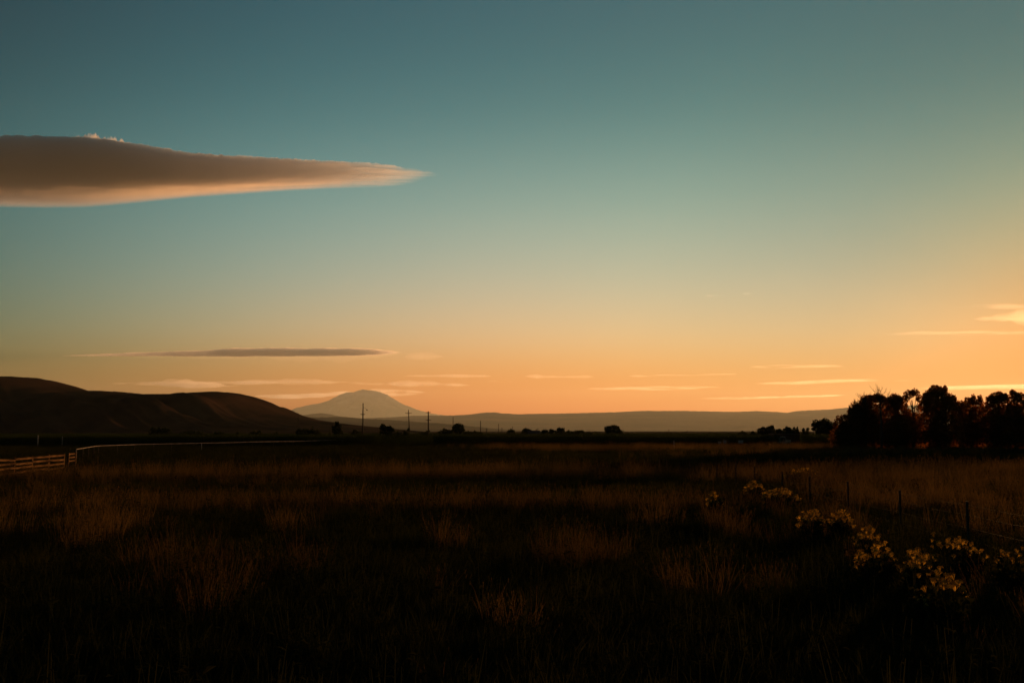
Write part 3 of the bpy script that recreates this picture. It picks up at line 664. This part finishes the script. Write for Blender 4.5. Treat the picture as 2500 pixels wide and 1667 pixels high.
grove(2230, 165, 'airy tree with a bright gap of sky in its crown', [(2224, 962, 12, 10), (2238, 958, 10, 8), (2214, 974, 9, 10), (2248, 972, 8, 9), (2211, 992, 7, 9), (2246, 996, 6, 10), (2228, 1020, 24, 16), (2232, 1055, 34, 32)], 'leaf_mid', 4800, .3)
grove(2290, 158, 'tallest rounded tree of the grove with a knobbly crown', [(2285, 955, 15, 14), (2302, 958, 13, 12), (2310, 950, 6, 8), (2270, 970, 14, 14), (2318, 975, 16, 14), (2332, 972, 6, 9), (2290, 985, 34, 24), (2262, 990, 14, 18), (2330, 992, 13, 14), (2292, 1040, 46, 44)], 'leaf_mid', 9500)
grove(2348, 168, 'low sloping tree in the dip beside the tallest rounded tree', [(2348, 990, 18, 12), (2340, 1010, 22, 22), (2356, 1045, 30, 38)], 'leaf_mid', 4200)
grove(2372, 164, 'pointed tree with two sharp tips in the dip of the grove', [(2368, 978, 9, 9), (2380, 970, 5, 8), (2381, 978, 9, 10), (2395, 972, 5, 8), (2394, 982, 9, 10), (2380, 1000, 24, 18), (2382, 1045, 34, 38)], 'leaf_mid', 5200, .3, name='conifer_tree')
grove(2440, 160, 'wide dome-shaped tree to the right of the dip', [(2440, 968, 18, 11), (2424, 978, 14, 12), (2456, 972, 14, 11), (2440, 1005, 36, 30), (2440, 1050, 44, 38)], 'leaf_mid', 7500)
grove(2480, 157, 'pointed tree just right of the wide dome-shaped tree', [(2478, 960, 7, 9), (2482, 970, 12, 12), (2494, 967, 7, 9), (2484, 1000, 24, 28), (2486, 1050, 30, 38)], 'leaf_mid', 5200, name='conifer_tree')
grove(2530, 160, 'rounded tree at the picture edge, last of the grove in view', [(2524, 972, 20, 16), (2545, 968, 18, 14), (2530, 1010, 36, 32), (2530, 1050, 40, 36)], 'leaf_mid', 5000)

for i, (u, w, vt) in enumerate([(2610, 62, 985)]):
    grove(u, 160 + 3 * (i % 3), 'lower tree at the far right end of the grove, past the picture edge', [(u, vt + 14, w * .3, 14), (u - w * .25, vt + 24, w * .28, 14), (u + w * .25, vt + 22, w * .26, 14), (u, 1000, w * .5, 32), (u, 1050, w * .55, 40)], 'leaf_mid', 3500, .4)
def twig_tree(u, D, v_base, v_tip, spread, label, seed, n0=6):
    """bare dead stems that fork upward"""
    r = np.random.default_rng(seed); x0 = X(u, D); g = float(gh(x0, D)); zb = Z(v_base, D) - g; zt = Z(v_tip, D) - g; sp = spread * D / FPX
    m = MB(); m.tube([(0, 0, -.1), (.1, 0, zb * .5), (0, 0, zb)], [.22, .17, .11], 6)
    def grow(p, d, L, rad, lev):
        pts = [p]; q = p.copy(); dd = d.copy()
        for k in range(3):
            dd = (dd + Vector((r.normal(0, .16), r.normal(0, .16), r.normal(0.05, .08)))).normalized(); q = q + dd * L / 3; pts.append(q.copy())
        m.tube(pts, [rad, rad * .8, rad * .6, rad * .35], 4, cap=False)
        if lev:
            for k in range(4):
                s = pts[1 + k % 3]; a = Vector((r.normal(0, .7), r.normal(0, .7), r.uniform(.1, .9)))
                grow(s, (dd + a).normalized(), L * r.uniform(.45, .65), rad * .55, lev - 1)
    for k in range(n0):
        a = 2 * math.pi * k / n0 + r.uniform(-.4, .4); d = Vector((math.cos(a) * sp / (zt - zb) * .8, math.sin(a) * .4, 1)).normalized()
        grow(Vector((0, 0, zb - .3)), d, (zt - zb) * .62, .055, 3)
    t = thing('dead_tree', label, 'tree', (x0, D, g), group=GV)
    link('branches', m.mesh('branches'), M['bark'], t)
    return t
twig_tree(2151, 159, 985, 939, 20, 'taller bare dead tree whose twigs stand above the grove', 4)
twig_tree(2112, 160, 985, 953, 13, 'shorter bare dead tree at the left end of the grove', 9, 5)
twig_tree(2092, 160, 992, 970, 9, 'sprig of bare twigs over the drooping willow', 13, 4)

# ------------------------------------------------------------------ utility poles
def pole(u, D, v_top, label, arms=(), lean=0.0, lamp=False, r=0.14):
    x = X(u, D); g = float(gh(x, D)); h = Z(v_top, D) - g
    t = thing('utility_pole', label, 'utility pole', (x, D, g), group='utility poles beyond the corn')
    link('shaft', MB().tube([(0, 0, -.3), (lean * h * .5, 0, h * .5), (lean * h, 0, h)], [r * 1.25, r * 1.05, r * .8], 9).mesh('shaft'), M['pole'], t)
    for (dz, wid, rz) in arms:
        z = h - dz; ax = lean * z
        ca = MB().box((ax, -r - .05, z), (wid, .09, .12), 0).build('crossarm', M['pole'], t)
        for s in (-.92, -.35, .35, .92):
            MB().tube([(ax + s * wid / 2, -r - .05, z + .06), (ax + s * wid / 2, -r - .05, z + .14), (ax + s * wid / 2, -r - .05, z + .24)], [.025, .055, .035], 6).build('insulator', M['porcelain'], ca)
        for s in (-1, 1): MB().tube([(ax + s * wid * .28, -r - .11, z), (ax, -r - .02, z - .45)], .02, 4).build('brace', M['wire'], t)
    if lamp:
        la = MB().tube([(lean * h, 0, h - 1.0), (.45, 0, h - 1.15), (.95, -.05, h - 1.6)], [.035, .03, .03], 5).build('lamp_arm', M['wire'], t)
        MB().tube([(.9, -.05, h - 1.52), (1.0, -.05, h - 1.7), (1.08, -.05, h - 1.82)], [.05, .16, .12], 8).build('lamp_head', M['wire'], la)
    return t
A1 = [(.55, 2.2, 0)]
pole(728, 400, 1013, 'lone short pole with small crossarm against the dark hill slope', [(1.0, 1.6, 0), (1.9, 1.2, 0)], 0.005)
pole(885.5, 250, 984, 'tallest pole, with a bracket lamp, in front of the snowy mountain', [(2.8, 1.1, 0)], 0.0, True, .15)
pole(1000.5, 300, 1000, 'leaning pole with a crossarm right of the mountain', [(1.05, 1.9, 0)], -0.05)
pole(1046, 290, 1004, 'thick pole with two crossarms right of the leaning pole', [(.35, 1.4, 0), (2.5, 1.5, 0)], -0.01, False, .2)
pole(1106, 420, 1017, 'bare pole rising from the left side of the round-headed tree', [], 0.0)
pole(1173, 520, 1027, 'bare thin pole right of the round-headed tree', [], 0.0, False, .17)
pole(1188, 620, 1045, 'short far pole with crossarm beside the bare thin pole', [(.5, 1.8, 0), (1.5, 1.4, 0)])
pole(1217.5, 640, 1034.5, 'taller of two thin far poles left of the lone rounded tree', [], 0, False, .2)
pole(1225.5, 700, 1044, 'shorter of two thin far poles left of the lone rounded tree', [(.5, 1.6, 0)], 0, False, .17)
pole(1251, 800, 1040.5, 'thin far pole behind the small lone rounded tree', [], 0, False, .17)
pole(1277, 800, 1045, 'thin far pole at the left end of the dark house', [], 0, False, .15)
pole(1313, 700, 1045, 'thin far pole over the right end of the dark house', [(.6, 1.6, 0)], 0, False, .16)
pole(1633, 700, 1048, 'left one of two thin far poles under the flat ridge', [(.8, 1.6, 0)], 0, False, .17)
pole(1678.5, 800, 1050, 'right one of two thin far poles under the flat ridge', [], 0, False, .15)

# ------------------------------------------------------------------ wire fence with steel posts, running away from the camera
fx = 10.75
root = thing('wire_fence', 'wire fence of dark steel posts running away behind the flowering shrubs', 'fence', (fx, 0, 0))
fy = [15.6 + 4.1 * k for k in range(18)]
for k, y in enumerate(fy):
    rs = np.random.default_rng(900 + k); xx = rs.normal(0, .05); g = float(gh(fx + xx, y)); ln = rs.normal(0, .02)
    m = MB().box((xx + ln * .6, y, g + .56), (.045, .05, 1.42), rs.normal(0, .1), Matrix.Rotation(ln, 3, 'Y')).box((xx + ln * .6, y - .028, g + .56), (.012, .03, 1.38), 0, Matrix.Rotation(ln, 3, 'Y'))
    link('post', m.mesh('post'), M['tpost'], root)
for hgt in (.35, .65, .95, 1.18):
    pts = []
    for k, y in enumerate(fy):
        pts.append((.03, y, float(gh(fx, y)) + hgt))
        if k < len(fy) - 1: pts.append((.03, y + 2.05, float(gh(fx, y + 2.05)) * .5 + .25 * float(gh(fx, y)) + .25 * float(gh(fx, y + 4.1)) + hgt - .03))
    MB().tube(pts, .002, 4).build('strand', M['wire'], root)

# ------------------------------------------------------------------ board fence and small gate, left
A, Bq = np.array([X(-60, 62.5), 62.5]), np.array([X(158, 76), 76.0])
root = thing('board_fence', 'weathered four-board fence catching patches of sunlight at the left edge', 'fence', (Bq[0], Bq[1], float(gh(*Bq))))
L = np.linalg.norm(Bq - A); nb = 5; ang = math.atan2(Bq[1] - A[1], Bq[0] - A[0]); gB = float(gh(*Bq))
pp = [A + (Bq - A) * k / nb for k in range(nb + 1)]
for k, p in enumerate(pp):
    g = float(gh(*p)); MB().box((p[0] - Bq[0], p[1] - Bq[1], g - gB + .62), (.13, .13, 1.6), ang).build('post', M['board'], root)
nx, ny = math.sin(ang), -math.cos(ang)
for k in range(nb):
    a, b = pp[k], pp[k + 1]; c = (a + b) / 2
    for j, hz in enumerate((.38, .68, .98, 1.28)):
        rs = np.random.default_rng(k * 10 + j); za, zb = float(gh(*a)) + hz + rs.normal(0, .025), float(gh(*b)) + hz + rs.normal(0, .025)
        sl_ = -math.atan2(zb - za, L / nb)
        MB().box((c[0] - Bq[0] + nx * .09, c[1] - Bq[1] + ny * .09, (za + zb) / 2 - gB), (L / nb - .01, .03, .135), ang, Matrix.Rotation(sl_, 3, 'Y')).build('board', M['board'], root)
A2, B2 = np.array([X(169, 77.4), 77.4]), np.array([X(186, 79.6), 79.6])
g2 = float(gh(*B2)); root = thing('gate', 'short three-rail gate with a post, just past the board fence', 'gate', (B2[0], B2[1], g2))
d = B2 - A2; L2 = np.linalg.norm(d); an2 = math.atan2(d[1], d[0])
for p in (A2, B2): MB().box((p[0] - B2[0], p[1] - B2[1], .65), (.14, .14, 1.55), an2).build('post', M['board'], root)
for hz in (.78, 1.05, 1.32):
    c = (A2 + B2) / 2; MB().box((c[0] - B2[0], c[1] - B2[1], hz), (L2 - .16, .04, .11), an2).build('rail', M['board'], root)

# ------------------------------------------------------------------ long pale pipe-rail fence in front of the corn
pf = [(188, 100), (242, 126), (330, 138), (420, 146), (560, 160), (716, 182), (800, 196), (884, 214)]
pw = [np.array([X(u, D), D]) for u, D in pf]
o0 = pw[0]; gz0 = float(gh(*o0))
root = thing('pipe_fence', 'long thin pale pipe rail on low posts crossing in front of the corn', 'fence', (o0[0], o0[1], gz0))
pts = []
for i in range(len(pw) - 1):
    n = max(2, int(np.linalg.norm(pw[i + 1] - pw[i]) / 6))
    for k in range(n): pts.append(pw[i] + (pw[i + 1] - pw[i]) * k / n)
pts.append(pw[-1])
top = [(p[0] - o0[0], p[1] - o0[1], float(gh(*p)) * .35 + 1.2 - gz0) for p in pts]
for k, p in enumerate(pts):
    g = float(gh(*p)) - gz0; MB().tube([(top[k][0], top[k][1], g - .15), (top[k][0], top[k][1], top[k][2] - .02)], .045, 6).build('post', M['tpost'] if k % 9 else M['rail'], root)
MB().tube(top, .024, 6).build('rail', M['rail'], root)

def marker(u, D, v_top, label, rad=.05):
    x = X(u, D); g = float(gh(x, D)); h = Z(v_top, D) - g
    t = thing('marker_post', label, 'marker post', (x, D, g), group='pale marker posts at the corn edge')
    MB().tube([(0, 0, -.2), (0, 0, h)], [rad, rad], 7).build('pipe', M['white'], t); MB().tube([(0, 0, h), (0, 0, h + .05), (0, 0, h + .07)], [rad * 1.3, rad * 1.3, rad * .5], 7).build('cap', M['white'], t)
marker(93.5, 187, 1063, 'tall pale marker post before the corn above the board fence', .075)
marker(153, 189, 1066, 'fainter marker post right of the tall pale one', .045)
marker(1645, 150, 1076, 'single short pale marker post in the open field under the flat ridge', .05)

# ------------------------------------------------------------------ shed, house, vehicle, boxes
x0, D0 = X(1921, 206), 206.0; g0 = float(gh(x0, D0)); zt = Z(1058, D0) - g0; Wd = 62 * D0 / FPX
root = thing('shed', 'low dark wooden shed with an almost flat roof beside the corn', 'shed', (x0, D0, g0))
for s in range(20):                                            # front and side boards, one by one
    w = Wd / 20; MB().box((-Wd / 2 + w * (s + .5), 0, (zt - .25) / 2 - .05), (w - .02, .05, zt - .15 + .02 * math.sin(s * 5.1))).build('plank', M['shed'], root)
MB().box((0, 2.03, (zt - .3) / 2 - .05), (Wd - .1, 3.9, zt - .2)).build('wall', M['shed'], root)
MB().box((0, 1.95, zt - .08), (Wd + .4, 4.6, .12), 0, Matrix.Rotation(-.02, 3, 'X')).build('roof', M['roof'], root)
dr = MB().box((Wd * .22, -.05, .98), (1.6, .05, 1.95)).build('door', M['shed'], root); MB().box((Wd * .22 - .6, -.1, 1.0), (.04, .04, .16)).build('handle', M['wire'], dr)

x0, D0 = X(1304, 385), 385.0; g0 = float(gh(x0, D0)); zr = Z(1050.5, D0) - g0; ww = 27 * D0 / FPX; ze = zr - 1.3
root = thing('house', 'small dark gabled house between rounded trees on the horizon', 'house', (x0, D0, g0))
MB().poly([(-ww / 2, 0, -.2), (ww / 2, 0, -.2), (ww / 2, 4, -.2), (-ww / 2, 4, -.2), (-ww / 2, 0, ze), (ww / 2, 0, ze), (ww / 2, 4, ze), (-ww / 2, 4, ze), (-ww / 2, 2, zr - .1), (ww / 2, 2, zr - .1)],
          [(0, 1, 5, 4), (2, 3, 7, 6), (1, 2, 6, 9, 5), (3, 0, 4, 8, 7), (0, 3, 2, 1)]).build('wall', M['siding'], root)
rf = MB().poly([(-ww / 2 - .3, -.4, ze - .2), (ww / 2 + .3, -.4, ze - .2), (ww / 2 + .3, 2, zr), (-ww / 2 - .3, 2, zr), (-ww / 2 - .3, 4.4, ze - .2), (ww / 2 + .3, 4.4, ze - .2),
           (-ww / 2 - .3, -.4, ze - .32), (ww / 2 + .3, -.4, ze - .32), (ww / 2 + .3, 2, zr - .12), (-ww / 2 - .3, 2, zr - .12), (-ww / 2 - .3, 4.4, ze - .32), (ww / 2 + .3, 4.4, ze - .32)],
          [(0, 1, 2, 3), (3, 2, 5, 4), (7, 6, 9, 8), (8, 9, 10, 11), (0, 6, 7, 1), (5, 11, 10, 4), (1, 7, 8, 2), (2, 8, 11, 5), (0, 3, 9, 6), (3, 4, 10, 9)]).build('roof', M['roof'], root)
MB().box((ww * .2, 2.2, zr + .1), (.4, .4, .8)).build('chimney', M['roof'], rf)
for k in (-.28, .3):
    f = MB().box((ww * k, -.03, ze * .55), (.8, .06, 1.0)).build('window', M['white'], root); MB().box((ww * k, -.07, ze * .55), (.66, .03, .86)).build('pane', M['glass'], f)
MB().box((0, -.03, .95), (.85, .06, 1.95)).build('door', M['shed'], root)

x0, D0 = X(1912, 201), 201.0; g0 = float(gh(x0, D0))
root = thing('utility_vehicle', 'small pale utility vehicle with a rounded cab frame parked before the shed', 'vehicle', (x0, D0, g0))
b = MB()
b.poly([(-1.25, -.6, .35), (1.3, -.6, .35), (1.3, .6, .35), (-1.25, .6, .35), (-1.3, -.6, .85), (-.55, -.6, .95), (-.55, .6, .95), (-1.3, .6, .85), (.15, -.6, .7), (.15, .6, .7), (1.3, -.6, .7), (1.3, .6, .7)],
       [(0, 1, 10, 8, 5, 4), (3, 7, 6, 9, 11, 2), (4, 5, 6, 7), (5, 8, 9, 6), (8, 10, 11, 9), (0, 4, 7, 3), (1, 2, 11, 10), (0, 3, 2, 1)]); b.build('body', M['cream'], root)
cb = MB()
for y in (-.56, .56): cb.tube([(-.75, y, .9), (-.62, y, 1.45), (-.42, y, 1.78), (0, y, 1.86), (.28, y, 1.72), (.36, y, 1.2), (.34, y, .7)], .045, 6)
for xz in ((-.42, 1.78), (0, 1.86), (.28, 1.72)): cb.tube([(xz[0], -.56, xz[1]), (xz[0], .56, xz[1])], .035, 5)
cb.build('cab_frame', M['cream'], root)
MB().box((-.06, 0, 1.88), (.75, 1.16, .05)).build('roof', M['cream'], root)
bedp = MB().box((.85, -.58, .98), (.95, .05, .5)).box((.85, .58, .98), (.95, .05, .5)).box((1.32, 0, .98), (.05, 1.1, .5)).box((.38, 0, .98), (.05, 1.1, .5)).box((.85, 0, .75), (.88, 1.1, .05)).build('cargo_bed', M['cream'], root)
MB().box((-.05, 0, .98), (.4, 1.0, .14)).box((.12, 0, 1.25), (.12, 1.0, .5)).build('seat', M['rubber'], root)
for wx in (-.85, .85):
    for wy in (-.62, .62):
        tw_ = MB().tube([(wx, wy - .11, .3), (wx, wy + .11, .3)], .3, 14).build('wheel', M['rubber'], root)
        MB().tube([(wx, wy - .13 if wy < 0 else wy + .13, .3), (wx, wy - .1 if wy < 0 else wy + .1, .3)], .15, 10).build('hub', M['wire'], tw_)
for wy in (-.4, .4): MB().tube([(-1.33, wy, .7), (-1.26, wy, .7)], [.07, .08], 8).build('headlight', M['white'], root)
for (u, v, D, sx, sz, lab) in [(1756.5, 1074.5, 192, .45, .4, 'smallest pale box at the corn edge, leftmost of the three'), (1769, 1072.5, 192.5, .5, .62, 'middle pale box of the three at the corn edge'), (1808, 1073, 191, .85, .6, 'widest pale box of the three, nearest to the shed')]:
    x0 = X(u, D); g0 = float(gh(x0, D)); t = thing('box', lab, 'box', (x0, D, g0), .2, 'pale boxes at the corn edge')
    for wy in (-1, 1): MB().box((0, wy * .15, .24), (sx * .9, .06, .6)).build('leg', M['shed'], t)
    MB().box((0, 0, .55 + sz / 2), (sx, .45, sz)).build('body', M['white'], t); MB().box((0, 0, .57 + sz), (sx + .06, .5, .05)).build('lid', M['wire'], t)

# ------------------------------------------------------------------ flowering shrubs along the fence
def head_mesh(seed):
    """flat-topped cluster of tiny florets"""
    r = np.random.default_rng(seed); V = []; F = []
    for k in range(30):
        q = np.sqrt(r.random()); a = r.uniform(0, 6.28); cx, cy = q * np.cos(a) * .05, q * np.sin(a) * .05; cz = .02 * (1 - q * q) + r.normal(0, .004); s = r.uniform(.008, .014); i = len(V)
        V += [(cx - s, cy, cz), (cx, cy - s, cz), (cx + s, cy, cz), (cx, cy + s, cz), (cx, cy, cz + s * 1.1)]
        F += [(i, i + 1, i + 4), (i + 1, i + 2, i + 4), (i + 2, i + 3, i + 4), (i + 3, i, i + 4)]
        if k % 3 == 0:
            i = len(V); V += [(cx - .002, cy, cz), (cx + .002, cy, cz), (0, 0, -.07)]; F.append((i, i + 1, i + 2))
    return mesh_np('flower_head', V, F)
HEADS = [head_mesh(s) for s in range(4)]
for h_ in HEADS: h_.materials.append(M['flower'])
FS = [(1838, 39.5, 1172, 44, 30, 'clump of yellow flowers farthest from the camera with bright heads, beside a fence post'),
      (1900, 35.5, 1190, 88, 44, 'wide clump of yellow flowers second farthest along the fence'),
      (1975, 26.0, 1240, 62, 30, 'yellow flowering clump in the middle of the row, its left half'),
      (2048, 26.5, 1243, 56, 26, 'yellow flowering clump in the middle of the row, near a fence post'),
      (2110, 21.5, 1284, 70, 22, 'loose flowering clump below the tall dark fence post'),
      (2128, 18.5, 1326, 100, 32, 'wide low band of yellow flowers in front of the tall fence post'),
      (2232, 17.0, 1340, 66, 16, 'sparse small flowering clump right of the wide low band'),
      (2285, 14.8, 1385, 110, 18, 'nearest flowering clump, low in the picture with few large heads'),
      (2312, 19.3, 1306, 150, 30, 'wide row of yellow flower heads right of the tall fence post'),
      (2455, 17.8, 1326, 70, 12, 'sparse flower heads at the right end of the row'),
      (1742, 33.0, 1196, 34, 7, 'small faint flowering clump left of the row in the open grass'),
      (1956, 56.0, 1142, 90, 24, 'pale faint flowering bush behind the fence, farthest back')]
for i, (u, D, vt, wpx, nh, lab) in enumerate(FS):
    r = np.random.default_rng(700 + i); x0 = X(u, D); g0 = float(gh(x0, D)); h = max(.55, Z(vt, D) - g0); w = wpx * D / FPX
    t = thing('flowering_shrub', lab, 'shrub', (x0, D, g0), group='yellow flowering shrubs along the wire fence')
    sm = MB(); tips = []
    for k in range(int(nh * 2.2)):
        tx, ty = r.uniform(-.5, .5) * w, r.normal(0, .22) * min(w, 1.2); q = abs(tx) / (w / 2)
        tz = h * (1 - .35 * q * q) * r.uniform(.70, 1.0); bx, by = tx * .55, ty * .5
        sm.tube([(bx, by, -.05), ((bx + tx) / 2, (by + ty) / 2, tz * .55), (tx, ty, tz - .05)], [.006, .005, .003], 4, cap=False); tips.append((tx, ty, tz))
    sm.build('stem', M['stem'], t)
    n = int(220 + 60 * w * 4); lb = [(r.uniform(-.4, .4) * w, r.normal(0, .15), h * .36, w * .2, .28, h * .36) for _ in range(7)]
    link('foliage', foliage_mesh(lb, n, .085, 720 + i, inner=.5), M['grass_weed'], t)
    for (tx, ty, tz) in tips:
        f = link('flower_head', HEADS[r.integers(0, 4)], None, t, (tx, ty, tz)); s = r.uniform(.8, 1.5) * (.72 if D < 30 else 1.1); f.scale = (s, s, s * r.uniform(.9, 1.4)); f.rotation_euler = (r.normal(0, .25), r.normal(0, .25), r.uniform(0, 6))
